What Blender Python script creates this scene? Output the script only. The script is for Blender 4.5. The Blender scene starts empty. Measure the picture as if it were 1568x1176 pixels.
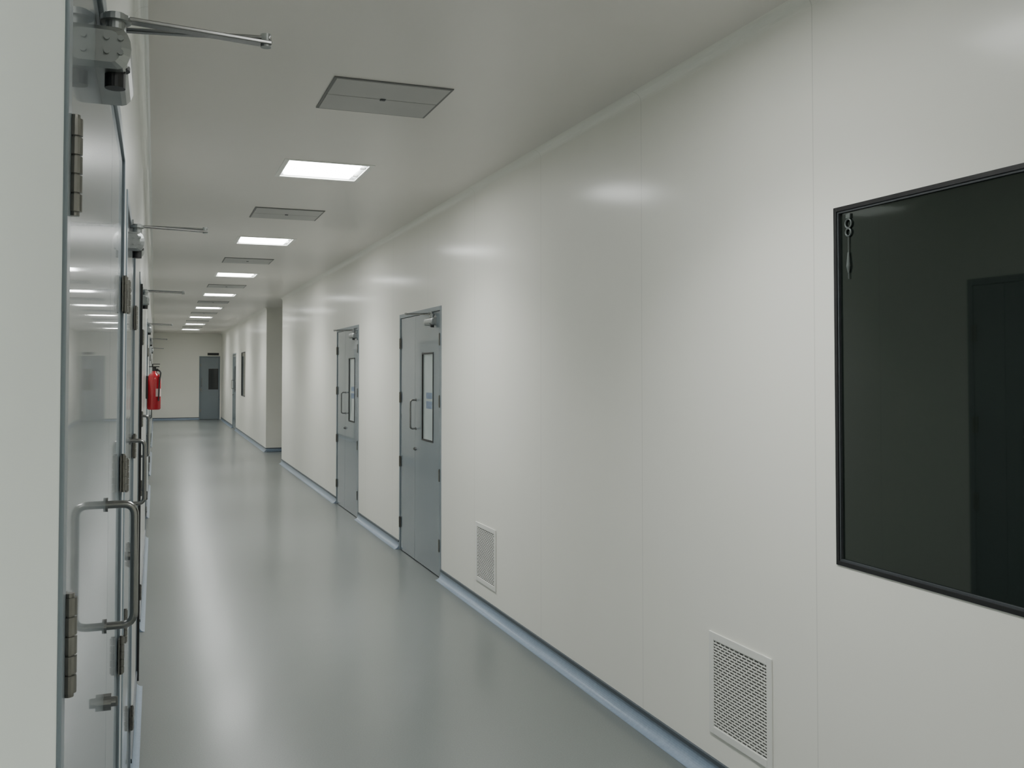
import bpy, bmesh, math
from mathutils import Vector, Matrix

XR, XL = 2.06, -0.080     # wall faces
HC = 2.86                 # ceiling
YB, YE = -2.6, 33.0       # back / far end
EYE = 1.59

# ---------------------------------------------------------------- materials
def mat(name, col, rough=0.5, metal=0.0, spec=0.5, coat=0.0, coat_r=0.1, emit=None, es=0.0):
    m = bpy.data.materials.new(name); m.use_nodes = True
    b = m.node_tree.nodes["Principled BSDF"]
    b.inputs["Base Color"].default_value = (*col, 1)
    b.inputs["Roughness"].default_value = rough
    b.inputs["Metallic"].default_value = metal
    b.inputs["Specular IOR Level"].default_value = spec
    b.inputs["Coat Weight"].default_value = coat
    b.inputs["Coat Roughness"].default_value = coat_r
    if emit:
        b.inputs["Emission Color"].default_value = (*emit, 1)
        b.inputs["Emission Strength"].default_value = es
    return m

def add_noise(m, scale, amount, bump=0.0, bscale=None, stretch=(1,1,1)):
    nt = m.node_tree; N = nt.nodes; L = nt.links
    b = N["Principled BSDF"]
    tc = N.new("ShaderNodeTexCoord"); mp = N.new("ShaderNodeMapping")
    mp.inputs["Scale"].default_value = stretch
    L.new(tc.outputs["Object"], mp.inputs["Vector"])
    nz = N.new("ShaderNodeTexNoise"); nz.inputs["Scale"].default_value = scale
    nz.inputs["Detail"].default_value = 3
    L.new(mp.outputs[0], nz.inputs["Vector"])
    mr = N.new("ShaderNodeMapRange")
    mr.inputs["From Min"].default_value = 0.3; mr.inputs["From Max"].default_value = 0.7
    mr.inputs["To Min"].default_value = 1-amount; mr.inputs["To Max"].default_value = 1+amount
    L.new(nz.outputs["Fac"], mr.inputs["Value"])
    vm = N.new("ShaderNodeVectorMath"); vm.operation = 'SCALE'
    vm.inputs[0].default_value = b.inputs["Base Color"].default_value[:3]
    L.new(mr.outputs[0], vm.inputs["Scale"])
    L.new(vm.outputs[0], b.inputs["Base Color"])
    if bump:
        n2 = N.new("ShaderNodeTexNoise"); n2.inputs["Scale"].default_value = bscale or scale
        n2.inputs["Detail"].default_value = 1
        L.new(mp.outputs[0], n2.inputs["Vector"])
        bp = N.new("ShaderNodeBump"); bp.inputs["Strength"].default_value = bump
        bp.inputs["Distance"].default_value = 0.01
        L.new(n2.outputs["Fac"], bp.inputs["Height"])
        L.new(bp.outputs[0], b.inputs["Normal"])
        L.new(bp.outputs[0], b.inputs["Coat Normal"])
    return vm

def wall_material(name, col, rough, seam_off, coat, coat_r=.2, bump=.25):
    m = mat(name, col, rough, spec=.35, coat=coat, coat_r=coat_r)
    vm = add_noise(m, 1.3, 0.012, bump=bump, bscale=1.6, stretch=(1, 1, 0.25))
    nt = m.node_tree; N = nt.nodes; L = nt.links; b = N["Principled BSDF"]
    tc = N.new("ShaderNodeTexCoord"); sx = N.new("ShaderNodeSeparateXYZ")
    L.new(tc.outputs["Object"], sx.inputs[0])
    a = N.new("ShaderNodeMath"); a.operation = 'ADD'; a.inputs[1].default_value = 60 - seam_off
    L.new(sx.outputs["Y"], a.inputs[0])
    mo = N.new("ShaderNodeMath"); mo.operation = 'MODULO'; mo.inputs[1].default_value = 1.2
    L.new(a.outputs[0], mo.inputs[0])
    lt = N.new("ShaderNodeMath"); lt.operation = 'LESS_THAN'; lt.inputs[1].default_value = 0.005
    L.new(mo.outputs[0], lt.inputs[0])
    mx = N.new("ShaderNodeMix"); mx.data_type = 'RGBA'
    L.new(lt.outputs[0], mx.inputs["Factor"]); L.new(vm.outputs[0], mx.inputs["A"])
    mx.inputs["B"].default_value = (col[0]*.84, col[1]*.84, col[2]*.84, 1)
    L.new(mx.outputs["Result"], b.inputs["Base Color"])
    return m

M = {}
M['wall'] = wall_material("wall_paint", (.83, .82, .755), .48, 2.6, .25, .17)
M['wall_l'] = wall_material("wall_paint_left", (.80, .81, .765), .35, 1.1, .5, .06, .15)
M['wall_m'] = mat("wall_matte_panel", (.90, .945, .90), .8, spec=.1); add_noise(M['wall_m'], 2, .01)
M['ceil'] = mat("ceiling_paint", (.73, .70, .655), .42, coat=.2, coat_r=.25); add_noise(M['ceil'], 1.5, .012)
M['floor'] = mat("vinyl_floor", (.135, .150, .146), .36, spec=.5, coat=.55, coat_r=.2); add_noise(M['floor'], 160, .10, bump=.12, bscale=3)
M['door'] = mat("door_paint", (.165, .20, .225), .25, coat=.6, coat_r=.035); add_noise(M['door'], 2, .03, bump=.10, bscale=1.6, stretch=(1,1,.3))
M['frame'] = mat("door_frame_paint", (.18, .215, .24), .3); add_noise(M['frame'], 6, .02)
M['steel'] = mat("brushed_steel", (.25, .25, .245), .25, 1.0); add_noise(M['steel'], 40, .08, stretch=(1,1,.1))
M['hinge'] = mat("hinge_steel", (.20, .195, .18), .32, .9); add_noise(M['hinge'], 40, .08)
M['alu'] = mat("closer_silver", (.34, .355, .35), .38, .7); add_noise(M['alu'], 20, .05)
M['dark'] = mat("black_rubber", (.012, .012, .013), .45); add_noise(M['dark'], 30, .1)
M['grey'] = mat("dark_grey_gap", (.05, .055, .06), .6); add_noise(M['grey'], 30, .1)
M['rim'] = mat("hatch_rim", (.16, .16, .155), .5); add_noise(M['rim'], 30, .05)
M['base'] = mat("cove_vinyl", (.21, .27, .35), .28, coat=.3); add_noise(M['base'], 60, .08)
M['based'] = mat("cove_cap", (.055, .07, .085), .4); add_noise(M['based'], 60, .08)
M['hatch'] = mat("hatch_paint", (.40, .395, .38), .4); add_noise(M['hatch'], 5, .02)
M['vent'] = mat("vent_paint", (.74, .74, .70), .4); add_noise(M['vent'], 5, .02)
M['ventb'] = mat("vent_filter", (.13, .13, .12), .8); add_noise(M['ventb'], 50, .1)
M['reflection_shape'] = mat("reflection_grey", (.12, .135, .13), .4, .3); add_noise(M['reflection_shape'], 50, .1)  # grey for the made-up shapes that imitate a reflection on the window
M['red'] = mat("extinguisher_red", (.45, .008, .02), .25, coat=.4); add_noise(M['red'], 5, .03)
M['white'] = mat("label_white", (.6, .45, .43), .5); add_noise(M['white'], 30, .03)
M['blue'] = mat("sticker_blue", (.20, .26, .36), .5); add_noise(M['blue'], 30, .1)
M['pane'] = mat("pale_vision_glass", (.55, .62, .61), .06, coat=.5, coat_r=.02); add_noise(M['pane'], 3, .08)
M['paned'] = mat("dark_vision_glass", (.02, .025, .028), .06); add_noise(M['paned'], 3, .08)
M['glass'] = mat("dark_tinted_glass", (.010, .0135, .0115), .025, spec=.62); add_noise(M['glass'], 1.2, .15)
M['glass'].node_tree.nodes["Principled BSDF"].inputs["Specular Tint"].default_value = (.88, 1.0, .92, 1)
M['lamp'] = mat("lamp_diffuser", (.9, .9, .9), .5, emit=(.98, 1.0, .98), es=27)
M['refl'] = mat("lamp_reflector", (.8, .82, .82), .25, .3); add_noise(M['refl'], 5, .02)

# ---------------------------------------------------------------- mesh helpers
def link(ob, parent=None):
    bpy.context.scene.collection.objects.link(ob)
    if parent: ob.parent = parent
    return ob

def empty(name):
    e = bpy.data.objects.new(name, None); e.empty_display_size = .1
    return link(e)

def from_bm(name, bm, m, parent=None, smooth=False, bevel=0.0):
    bmesh.ops.remove_doubles(bm, verts=bm.verts, dist=1e-6)
    bmesh.ops.recalc_face_normals(bm, faces=bm.faces)
    me = bpy.data.meshes.new(name); bm.to_mesh(me); bm.free()
    if smooth:
        for p in me.polygons: p.use_smooth = True
    ob = bpy.data.objects.new(name, me); me.materials.append(M[m])
    link(ob, parent)
    if bevel:
        b = ob.modifiers.new("bevel", 'BEVEL'); b.width = bevel; b.segments = 2; b.limit_method = 'ANGLE'
    return ob

def add_box(bm, p0, p1):
    x0, x1 = sorted((p0[0], p1[0])); y0, y1 = sorted((p0[1], p1[1])); z0, z1 = sorted((p0[2], p1[2]))
    v = [bm.verts.new(c) for c in ((x0,y0,z0),(x1,y0,z0),(x1,y1,z0),(x0,y1,z0),(x0,y0,z1),(x1,y0,z1),(x1,y1,z1),(x0,y1,z1))]
    for f in ((3,2,1,0),(4,5,6,7),(0,1,5,4),(1,2,6,5),(2,3,7,6),(3,0,4,7)):
        bm.faces.new([v[i] for i in f])

def boxes(name, lst, m, parent=None, bevel=0.0):
    bm = bmesh.new()
    for a, b in lst: add_box(bm, a, b)
    me = bpy.data.meshes.new(name); bm.to_mesh(me); bm.free()
    ob = bpy.data.objects.new(name, me); me.materials.append(M[m]); link(ob, parent)
    if bevel:
        b = ob.modifiers.new("bevel", 'BEVEL'); b.width = bevel; b.segments = 2
    return ob

def slab(name, axis, w0, w1, ur, vr, holes, m, parent=None):
    """slab with rectangular holes. axis 'x': u=y,v=z ; 'z': u=x,v=y ; 'y': u=x,v=z ; thickness w0..w1"""
    us = sorted(set([ur[0], ur[1]] + [h[0] for h in holes] + [h[1] for h in holes]))
    vs = sorted(set([vr[0], vr[1]] + [h[2] for h in holes] + [h[3] for h in holes]))
    us = [u for u in us if ur[0] <= u <= ur[1]]; vs = [v for v in vs if vr[0] <= v <= vr[1]]
    def P(u, v, w):
        return {'x': (w, u, v), 'z': (u, v, w), 'y': (u, w, v)}[axis]
    def solid(i, j):
        if i < 0 or j < 0 or i >= len(us)-1 or j >= len(vs)-1: return False
        cu, cv = (us[i]+us[i+1])/2, (vs[j]+vs[j+1])/2
        return not any(h[0] < cu < h[1] and h[2] < cv < h[3] for h in holes)
    bm = bmesh.new()
    def quad(*ps): bm.faces.new([bm.verts.new(p) for p in ps])
    for i in range(len(us)-1):
        for j in range(len(vs)-1):
            if not solid(i, j): continue
            a, b, c, d = us[i], us[i+1], vs[j], vs[j+1]
            for w in (w0, w1): quad(P(a,c,w), P(b,c,w), P(b,d,w), P(a,d,w))
            if not solid(i-1, j): quad(P(a,c,w0), P(a,d,w0), P(a,d,w1), P(a,c,w1))
            if not solid(i+1, j): quad(P(b,c,w0), P(b,d,w0), P(b,d,w1), P(b,c,w1))
            if not solid(i, j-1): quad(P(a,c,w0), P(b,c,w0), P(b,c,w1), P(a,c,w1))
            if not solid(i, j+1): quad(P(a,d,w0), P(b,d,w0), P(b,d,w1), P(a,d,w1))
    return from_bm(name, bm, m, parent)

def cyl(bm, c0, c1, r, seg=20, r2=None):
    c0, c1 = Vector(c0), Vector(c1); d = c1-c0
    q = d.to_track_quat('Z', 'Y').to_matrix().to_4x4()
    bmesh.ops.create_cone(bm, cap_ends=True, segments=seg, radius1=r, radius2=r if r2 is None else r2,
                          depth=d.length, matrix=Matrix.Translation((c0+c1)/2) @ q)

def tube(name, pts, r, m, parent=None, cyc=False, res=6):
    cu = bpy.data.curves.new(name, 'CURVE'); cu.dimensions = '3D'
    cu.bevel_depth = r; cu.bevel_resolution = res; cu.use_fill_caps = True
    s = cu.splines.new('POLY'); s.points.add(len(pts)-1)
    for p, q in zip(s.points, pts): p.co = (*q, 1)
    s.use_smooth = True; s.use_cyclic_u = cyc
    ob = bpy.data.objects.new(name, cu); cu.materials.append(M[m])
    return link(ob, parent)

def rounded(pts, r, n=6):
    out = [Vector(pts[0])]
    for i in range(1, len(pts)-1):
        p = Vector(pts[i]); a = (Vector(pts[i-1])-p).normalized(); b = (Vector(pts[i+1])-p).normalized()
        p0, p1 = p+a*r, p+b*r
        for k in range(n+1):
            t = k/n
            out.append(p0*(1-t)**2 + p*2*t*(1-t) + p1*t*t)
    out.append(Vector(pts[-1])); return out

# side mapping : v = out of the wall into the corridor
def W(side, u, v, z):
    if side == 'R': return (XR - v, u, z)
    if side == 'L': return (XL + v, u, z)
    return (u, YE - v, z)     # 'E' : u is world x

def sb(side, u0, u1, v0, v1, z0, z1): return (W(side, u0, v0, z0), W(side, u1, v1, z1))

# ---------------------------------------------------------------- door
def hinge(side, par, n, u, z, L=.090):
    bm = bmesh.new()
    k = 5
    for i in range(k):
        a = z - L/2 + i*L/k; cyl(bm, W(side, u, .007, a+.0010), W(side, u, .007, a+L/k-.0010), .0068, 16)
    cyl(bm, W(side, u, .007, z-L/2-.003), W(side, u, .007, z+L/2+.003), .0045, 12)
    for a, b in (( -.026, -.004), (.004, .026)):
        p = sb(side, u+a, u+b, .0005, .003, z-L/2, z+L/2); add_box(bm, *p)
    me = bpy.data.meshes.new("h"); bm.to_mesh(me); bm.free()
    me.materials.append(M['hinge']); link(bpy.data.objects.new(f"hinge_{n}", me), par)

def handle(side, par, n, u, z0, z1, proj=.047):
    pts = rounded([W(side, u, -.004, z0), W(side, u, proj, z0), W(side, u, proj, z1), W(side, u, -.004, z1)], .022)
    tube(f"pull_handle_{n}", pts, .0072, 'steel', par)
    bm = bmesh.new()
    for z in (z0, z1): cyl(bm, W(side, u, -.006, z), W(side, u, .001, z), .013, 24)
    from_bm(f"handle_rose_{n}", bm, 'steel', par)

def closer(side, par, u, z, sgn=1, arm=.230):
    bm = bmesh.new()
    L = .20; prof = []
    for k in range(9):
        t = math.pi*k/8 - math.pi/2
        prof.append((.026+.018*math.cos(t), z-.012+.030*math.sin(t)))
    prof = [(-.008, z-.042)] + prof + [(-.008, z+.018)]
    rings = []
    for uu, s in ((u-.035, .75), (u-.028, 1), (u+L-.03, 1), (u+L-.02, .8)):
        rings.append([bm.verts.new(W(side, uu, -.008+(v+.008)*s, z-.012+(zz-z+.012)*s)) for v, zz in prof])
    for a, b in zip(rings, rings[1:]):
        for i in range(len(prof)): j=(i+1)%len(prof); bm.faces.new((a[i], a[j], b[j], b[i]))
    bm.faces.new(rings[0]); bm.faces.new(rings[-1])
    from_bm("closer_body", bm, 'alu', par)
    bm = bmesh.new()
    cyl(bm, W(side, u, .022, z-.062), W(side, u, .022, z-.036), .014, 20)
    cyl(bm, W(side, u, .022, z-.036), W(side, u, .022, z-.030), .02, 20)
    from_bm("closer_lower_spindle", bm, 'dark', par)
    bm = bmesh.new()
    cyl(bm, W(side, u, .022, z+.018), W(side, u, .022, z+.046), .014, 20)
    cyl(bm, W(side, u, .022, z+.034), W(side, u, .022, z+.042), .021, 20)
    for a in range(4):
        cyl(bm, W(side, u-.034, .012+.018*(a%2), z-.02+.02*(a//2)), W(side, u-.039, .012+.018*(a%2), z-.02+.02*(a//2)), .004, 10)
    from_bm("closer_spindle", bm, 'alu', par)
    def bar(nm, a, b, w=.010, t=.003):
        a, b = Vector(a), Vector(b); d = (b-a).normalized(); s = d.cross(Vector((0,0,1))).normalized()
        bm = bmesh.new(); vs = []
        for p in (a-d*.008, b+d*.008):
            for q, r in ((-1,-1),(1,-1),(1,1),(-1,1)): vs.append(bm.verts.new(p+s*w*q+Vector((0,0,t*r))))
        for f in ((0,1,2,3),(4,5,6,7),(0,1,5,4),(1,2,6,5),(2,3,7,6),(3,0,4,7)): bm.faces.new([vs[i] for i in f])
        from_bm(nm, bm, 'steel', par, bevel=.0015)
    bar("closer_arm_main", W(side, u, .022, z+.040), W(side, u+.02, arm, z+.036))
    bar("closer_arm_link", W(side, u+.02, arm, z+.044), W(side, u+.09, .02, z+.054), .006)
    bm = bmesh.new(); cyl(bm, W(side, u+.02, arm, z+.030), W(side, u+.02, arm, z+.050), .008, 16)
    from_bm("closer_elbow_pin", bm, 'alu', par)
    boxes("closer_frame_bracket", [sb(side, u+.06, u+.12, .004, .010, z+.030, z+.070), sb(side, u+.08, u+.10, .004, .03, z+.046, z+.060)], 'alu', par)

nd = [0]
HOLES = {'R': [], 'L': [], 'E': []}
def door(side, u0, split, u1, H=2.10, vis=None, vis_mat='pane', closers=(), strip=None, hz=(1.84, 1.36, .79, .25),
         handles=(), lock=True, handle_z=(1.11, 1.35), stickers=False, cz=None, lz=.94, arm=.230):
    nd[0] += 1
    e = empty(f"door_{nd[0]}")
    HOLES[side].append((u0, u1, 0, H))
    fw = .035
    boxes("frame", [sb(side, u0, u0+fw, -.10, .004, 0, H), sb(side, u1-fw, u1, -.10, .004, 0, H),
                    sb(side, u0+fw, u1-fw, -.10, .004, H-fw, H)], 'frame', e, bevel=.002)
    a, b, top = u0+fw+.003, u1-fw-.003, H-fw-.004
    leafs = [(a, split-.002), (split+.002, b)] if split else [(a, b)]
    vf, vb = -.003, -.046
    for i, (l0, l1) in enumerate(leafs):
        hl = []
        if vis and vis[0] >= l0 and vis[1] <= l1: hl = [vis]
        if side in 'RL':
            xs = [W(side, 0, vb, 0)[0], W(side, 0, vf, 0)[0]]
            slab(f"leaf_{i+1}", 'x', min(xs), max(xs), (l0, l1), (.008, top), hl, 'door', e)
        else:
            slab(f"leaf_{i+1}", 'y', YE-vf, YE-vb, (l0, l1), (.008, top), hl, 'door', e)
    boxes("shadow_gap", [sb(side, u0+fw, u1-fw, -.095, -.06, 0.002, H-fw)], 'grey', e)
    if vis:
        c0, c1, z0, z1 = vis; w = .009
        boxes("vision_gasket", [sb(side, c0-w*.5, c0+w, -.03, .001, z0-w*.5, z1+w*.5), sb(side, c1-w, c1+w*.5, -.03, .001, z0-w*.5, z1+w*.5),
                                sb(side, c0+w, c1-w, -.03, .001, z0-w*.5, z0+w), sb(side, c0+w, c1-w, -.03, .001, z1-w, z1+w*.5)], 'dark', e)
        boxes("vision_pane", [sb(side, c0+w, c1-w, -.018, -.010, z0+w, z1-w)], vis_mat, e)
        if stickers:
            boxes("sticker", [sb(side, c0+.06, c1-.10, -.010, -.0090, z0+.34, z0+.39), sb(side, c0+.06, c1-.10, -.010, -.0090, z0+.26, z0+.32)], 'blue', e)
    n = 0
    sides = [u0+fw] + ([u1-fw] if split else [])
    for s in sides:
        for z in hz:
            n += 1; hinge(side, e, n, s, z)
    for k, hu in enumerate(handles): handle(side, e, k+1, hu, *handle_z)
    if lock and handles:
        bm = bmesh.new(); hu = handles[0]
        cyl(bm, W(side, hu, -.006, lz), W(side, hu, .010, lz), .015, 24)
        cyl(bm, W(side, hu, .010, lz), W(side, hu, .018, lz), .009, 16)
        add_box(bm, *sb(side, hu-.003, hu+.003, .018, .021, lz-.008, lz+.008))
        from_bm("lock_cylinder", bm, 'steel', e)
    for c in closers: closer(side, e, c, cz or (2.015 if side == 'L' else 2.0), arm=arm)
    if strip: boxes("edge_gasket", [sb(side, strip-.012, strip+.012, .004, .016, .02, 2.04)], 'dark', e)
    return e

# right wall doors
door('R', 7.01, 7.81, 8.34, vis=(7.25, 7.58, 1.03, 1.74), closers=(7.20,), handles=(7.775,), stickers=True)
door('R', 10.17, 10.97, 11.50, vis=(10.41, 10.74, 1.03, 1.74), closers=(10.36,), handles=(10.935,), stickers=True)
door('R', 26.8, None, 28.0, vis=(27.0, 27.3, 1.03, 1.74), handles=(27.8,))
# left wall doors
hzL = (1.80, 1.30, .88, .25)
hA = (1.123, 1.345)
door('L', .945, 2.00, 2.62, H=2.16, closers=(1.47,), handles=(1.90,), hz=(1.785, 1.335, .88, .25), cz=2.060, lz=.985, handle_z=hA, arm=.235)
door('L', 2.84, 3.78, 4.02, closers=(3.25,), handles=(3.62,), hz=hzL, handle_z=hA)
door('L', 5.18, 5.75, 6.25, closers=(5.88,), handles=(5.62,), hz=hzL, strip=5.22, handle_z=hA)
door('L', 9.75, 10.55, 11.05, closers=(10.0,), handles=(10.45,), hz=hzL)
door('L', 14.2, 15.0, 15.55, closers=(14.5,), handles=(14.9,), hz=hzL)
door('L', 20.0, 20.8, 21.35, closers=(20.3,), handles=(20.7,), hz=hzL)
# end wall door
door('E', 1.36, None, 2.02, vis=(1.66, 1.96, 1.0, 1.68), vis_mat='paned', handles=(1.44,), hz=(1.8, 1.0, .3))

# windows
WIN = (1.22, 2.50, .97, 2.12)
HOLES['R'].append(WIN)
WIN2 = (24.0, 25.1, .97, 2.08)
HOLES['R'].append(WIN2)

# ---------------------------------------------------------------- shell
A0, A1 = 16.8, 19.3      # side passage on the right
T = .12
slab("wall_left_near", 'x', XL-T, XL, (YB, .945), (0, HC), [], 'wall_m')
slab("wall_left", 'x', XL-T, XL, (.945, YE), (0, HC), HOLES['L'], 'wall_l')
slab("wall_right", 'x', XR, XR+T, (YB, A0), (0, HC), [h for h in HOLES['R'] if h[1] < A0], 'wall')
slab("wall_right_far", 'x', XR, XR+T, (A1, YE), (0, HC), [h for h in HOLES['R'] if h[0] > A1], 'wall')
slab("wall_passage_near", 'y', A0-T, A0, (XR+T, 5.2), (0, HC), [], 'wall')
slab("wall_passage_far", 'y', A1, A1+T, (XR+T, 5.2), (0, HC), [], 'wall')
slab("wall_passage_end", 'x', 5.2, 5.2+T, (A0-T, A1+T), (0, HC), [], 'wall')
slab("wall_end", 'y', YE, YE+T, (XL-T, XR+T), (0, HC), HOLES['E'], 'wall')
slab("wall_back", 'y', YB-T, YB, (XL-T, XR+T), (0, HC), [], 'wall')
bm = bmesh.new(); add_box(bm, (XL-T, YB-T, -.1), (5.4, YE+T, 0)); from_bm("floor", bm, 'floor')

LX0, LX1 = .72, 1.25
lights = [2.55+3.45*k for k in range(-1, 9)]
hatches = [4.30+3.45*k for k in range(0, 8)]
lh = [(LX0, LX1, y-.265, y+.265) for y in lights]
slab("ceiling", 'z', HC, HC+.12, (XL-T, 5.4), (YB-T, YE+T), lh, 'ceil')

for y in lights:
    e = empty("ceiling_light")
    y0, y1 = y-.265, y+.265; f = .022
    boxes("trim_frame", [((LX0-.008, y0-.008, HC-.004), (LX0+f, y1+.008, HC+.004)), ((LX1-f, y0-.008, HC-.004), (LX1+.008, y1+.008, HC+.004)),
                         ((LX0+f, y0-.008, HC-.004), (LX1-f, y0+f, HC+.004)), ((LX0+f, y1-f, HC-.004), (LX1-f, y1+.008, HC+.004))], 'vent', e, bevel=.0015)
    bm = bmesh.new()
    o0 = [(LX0+f, y0+f), (LX1-f, y0+f), (LX1-f, y1-f), (LX0+f, y1-f)]
    i0 = [(LX0+.06, y0+.06), (LX1-.06, y0+.06), (LX1-.06, y1-.06), (LX0+.06, y1-.06)]
    vo = [bm.verts.new((a, b, HC+.004)) for a, b in o0]; vi = [bm.verts.new((a, b, HC+.05)) for a, b in i0]
    for i in range(4): j=(i+1)%4; bm.faces.new((vo[i], vo[j], vi[j], vi[i]))
    bm.faces.new(vi)
    from_bm("reflector_tray", bm, 'refl', e)
    bm = bmesh.new()
    add_box(bm, (LX0+.045, y0+.035, HC+.006), (LX1-.06, y1-.035, HC+.012))
    from_bm("diffuser", bm, 'lamp', e, bevel=.002)
    bm = bmesh.new()
    for k in (-1, 1):
        cyl(bm, (LX1-.058, y+k*.12, HC+.012), (LX1-.03, y+k*.12, HC+.012), .012, 14)
    from_bm("tube_socket", bm, 'vent', e)
    ld = bpy.data.lights.new("louvre_beam", 'AREA'); ld.shape = 'RECTANGLE'
    ld.size = .42; ld.size_y = .44; ld.energy = 19; ld.color = (.98, 1.0, .98); ld.spread = math.radians(120)
    lo = bpy.data.objects.new("louvre_beam", ld); link(lo, e); lo.location = ((LX0+LX1)/2-.01, y, HC+.003)

for y in hatches:
    e = empty("ceiling_access_panel")
    y0, y1 = y-.255, y+.255; X0, X1 = .71, 1.245
    boxes("rim", [((X0, y0, HC-.005), (X0+.010, y1, HC)), ((X1-.010, y0, HC-.005), (X1, y1, HC)),
                  ((X0+.010, y0, HC-.005), (X1-.010, y0+.010, HC)), ((X0+.010, y1-.010, HC-.005), (X1-.010, y1, HC))], 'rim', e)
    boxes("panel_halves", [((X0+.011, y0+.011, HC-.007), (X1-.011, y-.003, HC-.001)), ((X0+.011, y+.003, HC-.007), (X1-.011, y1-.011, HC-.001))], 'hatch', e, bevel=.002)
    boxes("centre_joint", [((X0+.011, y-.003, HC-.004), (X1-.011, y+.003, HC))], 'rim', e)
    boxes("latch", [((.965, y-.012, HC-.011), (.99, y+.012, HC-.006))], 'grey', e, bevel=.002)

# cove trims
def sweep_y(name, prof, segs, side, m, parent=None):
    bm = bmesh.new()
    for s0, s1 in segs:
        r = [[bm.verts.new(W(side, u, v, z)) for v, z in prof] for u in (s0, s1)]
        n = len(prof)
        for i in range(n): j=(i+1)%n; bm.faces.new((r[0][i], r[0][j], r[1][j], r[1][i]))
        bm.faces.new(r[0]); bm.faces.new(r[1])
    return from_bm(name, bm, m, parent)

R = .045
cprof = [(0, HC)] + [(R-R*math.cos(a), HC-R+R*math.sin(a)) for a in [k*math.pi/16 for k in range(9)]]
sweep_y("trim_1", cprof, [(YB, A0)], 'R', 'wall')
sweep_y("trim_2", cprof, [(A1, YE)], 'R', 'wall')
sweep_y("trim_3", cprof, [(YB, YE)], 'L', 'wall_l')

def gaps(rng, holes):
    s = []; c = rng[0]
    for h in sorted([h for h in holes if h[2] == 0 and h[0] >= rng[0] and h[1] <= rng[1]]):
        s.append((c, h[0])); c = h[1]
    s.append((c, rng[1])); return s
Rb = .045
def bp(R0): return [(0, 0)] + [(R0-R0*math.sin(a)+.004, R0-R0*math.cos(a)+.001) for a in [k*math.pi/16 for k in range(9)]] + [(.004, .062), (0, .062)]
cap = [(0, .062), (.009, .062), (.008, .078), (0, .080)]
def baseboard(name, side, segs, R0=Rb):
    e = empty(name)
    sweep_y("cove", bp(R0), segs, side, 'base', e); sweep_y("cap", cap, segs, side, 'based', e)
baseboard("baseboard_right", 'R', gaps((YB, A0), HOLES['R']))
baseboard("baseboard_right_far", 'R', gaps((A1, YE), HOLES['R']))
baseboard("baseboard_left", 'L', gaps((YB, YE), HOLES['L']), .03)
baseboard("baseboard_end", 'E', [(XL+.01, 1.36)])
e = empty("baseboard_passage")
boxes("cove", [((XR, A1-.03, 0), (5.2, A1, .06))], 'base', e, bevel=.01)
boxes("cap", [((XR, A1-.009, .06), (5.2, A1, .08))], 'based', e)
e = empty("door_sign")
boxes("plaque", [sb('E', 1.62, 1.98, .001, .02, 2.13, 2.21)], 'dark', e, bevel=.003)

# ---------------------------------------------------------------- windows
def window(name, w, reflection_shape=False):
    e = empty(name); a, b, c, d = w; f = .014
    boxes("frame", [sb('R', a, a+f, -T, .004, c, d), sb('R', b-f, b, -T, .004, c, d), sb('R', a+f, b-f, -T, .004, c, c+f), sb('R', a+f, b-f, -T, .004, d-f, d)], 'dark', e, bevel=.001)
    boxes("glass", [sb('R', a+f, b-f, -.016, -.008, c+f, d-f)], 'glass', e)
    g = .006
    boxes("glazing_bead", [sb('R', a+f, a+f+g, -.008, .000, c+f, d-f), sb('R', b-f-g, b-f, -.008, .000, c+f, d-f),
                           sb('R', a+f+g, b-f-g, -.008, .000, c+f, c+f+g), sb('R', a+f+g, b-f-g, -.008, .000, d-f-g, d-f)], 'grey', e)
    if reflection_shape:  # made-up plate, rings and pendant, standing in for a reflection in the pane
        hx, hy = XR+.004, b-.062
        boxes("reflection_plate", [((hx-.003, hy-.010, d-.042), (hx+.005, hy+.010, d-.026))], 'reflection_shape', e, bevel=.002)
        for k, (zc, rr) in enumerate(((d-.058, .014), (d-.086, .012))):
            tube(f"reflection_ring_{k+1}", [(hx, hy+rr*math.cos(t), zc+rr*math.sin(t)) for t in [2*math.pi*i/20 for i in range(20)]], .0028, 'reflection_shape', e, cyc=True)
        bm = bmesh.new()
        cyl(bm, (hx, hy, d-.235), (hx, hy, d-.097), .0015, 8)
        cyl(bm, (hx, hy, d-.195), (hx, hy, d-.150), .007, 12, .003)
        cyl(bm, (hx, hy, d-.215), (hx, hy, d-.195), .003, 12, .007)
        from_bm("reflection_pendant", bm, 'reflection_shape', e)
    return e
window("window_1", WIN, True)
window("window_2", WIN2)

# ---------------------------------------------------------------- wall vents
def vent(u0, u1, z0, z1):
    e = empty("air_vent"); s = 'R'; f = .03
    boxes("flange", [sb(s, u0, u0+f, .0005, .007, z0, z1), sb(s, u1-f, u1, .0005, .007, z0, z1), sb(s, u0+f, u1-f, .0005, .007, z0, z0+f), sb(s, u0+f, u1-f, .0005, .007, z1-f, z1)], 'vent', e, bevel=.002)
    boxes("filter", [sb(s, u0+f, u1-f, .0004, .0010, z0+f, z1-f)], 'ventb', e)
    L = []
    nr, nc = 30, 11; a, b, c, d = u0+f, u1-f, z0+f, z1-f
    for i in range(nr+1):
        z = c+(d-c)*i/nr; L.append(sb(s, a, b, .0012, .005, max(c, z-.0018), min(d, z+.0018)))
    for i in range(nr):
        za, zb = c+(d-c)*i/nr, c+(d-c)*(i+1)/nr
        for j in range(nc+1):
            u = a+(b-a)*(j+(.5 if i % 2 else 0))/nc
            if u > b-.002: continue
            L.append(sb(s, max(a, u-.002), u+.002, .0013, .0048, za, zb))
    boxes("grille", L, 'vent', e)
vent(2.845, 3.25, .175, .57)
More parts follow.
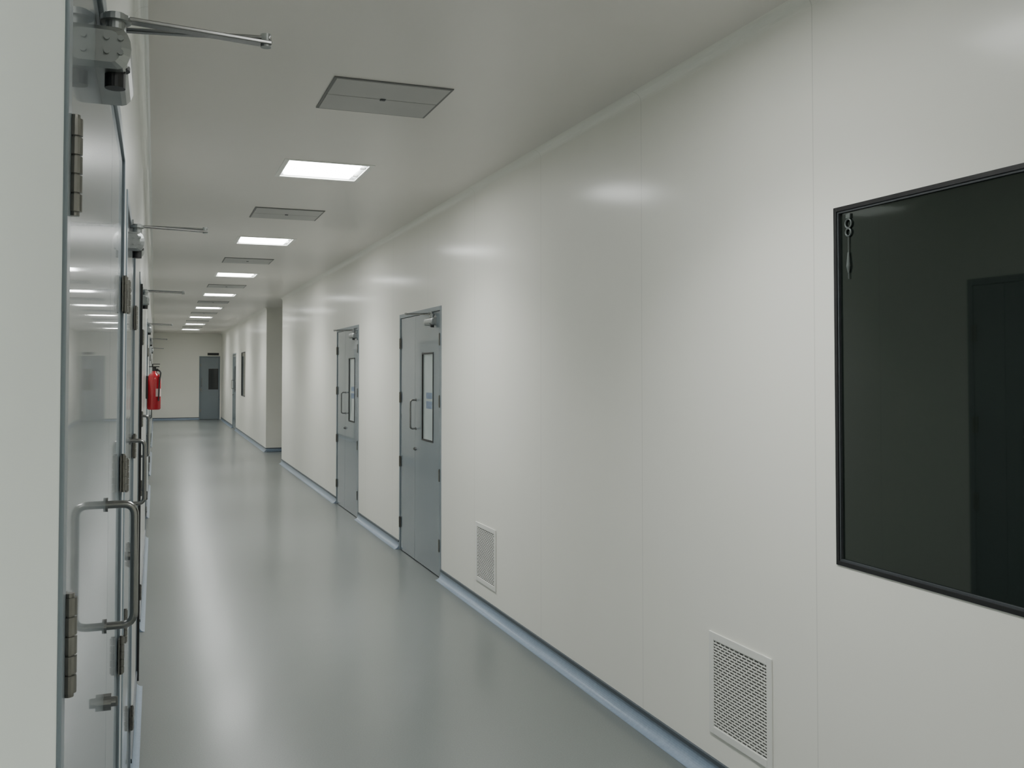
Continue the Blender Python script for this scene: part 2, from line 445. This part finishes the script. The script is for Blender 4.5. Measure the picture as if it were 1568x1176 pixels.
vent(5.755, 6.16, .175, .57)

# ---------------------------------------------------------------- fire extinguisher
def lathe(name, prof, cx, cy, m, par, seg=32):
    bm = bmesh.new(); rings = []
    for r, z in prof:
        rings.append([bm.verts.new((cx+r*math.cos(2*math.pi*k/seg), cy+r*math.sin(2*math.pi*k/seg), z)) for k in range(seg)])
    for a, b in zip(rings, rings[1:]):
        for k in range(seg): j=(k+1)%seg; bm.faces.new((a[k], a[j], b[j], b[k]))
    bm.faces.new(rings[0]); bm.faces.new(rings[-1])
    return from_bm(name, bm, m, par, smooth=True)
e = empty("fire_extinguisher")
ex, ey, z0 = XL+.070, 9.2, 1.245
r = .060
lathe("cylinder_body", [(r*.85, z0), (r, z0+.012), (r, z0+.27), (r*.95, z0+.295), (r*.75, z0+.318), (r*.42, z0+.332), (.022, z0+.338), (.02, z0+.35)], ex, ey, 'red', e)
bm = bmesh.new(); vs = []
for k in range(9):
    a = math.radians(-75+8*k); vs.append([bm.verts.new((ex+(r+.001)*math.cos(a), ey+(r+.001)*math.sin(a), z)) for z in (z0+.12, z0+.19)])
for p, q in zip(vs, vs[1:]): bm.faces.new((p[0], q[0], q[1], p[1]))
from_bm("label", bm, 'white', e)
bm = bmesh.new(); cyl(bm, (ex, ey, z0+.345), (ex, ey, z0+.385), .018); cyl(bm, (ex, ey, z0+.36), (ex+.035, ey, z0+.36), .012)
from_bm("valve", bm, 'dark', e)
boxes("levers", [((ex-.045, ey-.009, z0+.385), (ex+.045, ey+.009, z0+.393)), ((ex-.015, ey-.008, z0+.41), (ex+.05, ey+.008, z0+.416)), ((ex-.02, ey-.009, z0+.385), (ex-.008, ey+.009, z0+.416))], 'dark', e, bevel=.002)
tube("hose", rounded([(ex+.03, ey, z0+.36), (ex+.058, ey-.03, z0+.345), (ex+.045, ey-.058, z0+.25), (ex+.04, ey-.058, z0+.08)], .02), .007, 'dark', e)
boxes("wall_bracket", [((XL+.001, ey-.03, z0+.1), (XL+.02, ey+.03, z0+.30)), ((XL+.001, ey-.012, z0+.30), (ex, ey+.012, z0+.306))], 'dark', e)

# ---------------------------------------------------------------- camera
cam = bpy.data.cameras.new("camera"); co = bpy.data.objects.new("camera", cam); link(co)
F = 1450.0; WPX = 1568.0
cam.sensor_width = 36; cam.lens = 36*F/WPX
pitch = math.radians(1.5); yaw = math.atan(546/F)
co.location = (0, 0, EYE)
co.rotation_euler = (math.pi/2+pitch, 0, -yaw)
cam.shift_y = -(19+F*math.tan(pitch))/WPX
cam.clip_start = .02; cam.clip_end = 200
bpy.context.scene.camera = co

w = bpy.data.worlds.new("world"); bpy.context.scene.world = w; w.use_nodes = True
w.node_tree.nodes["Background"].inputs[0].default_value = (.02, .02, .02, 1)
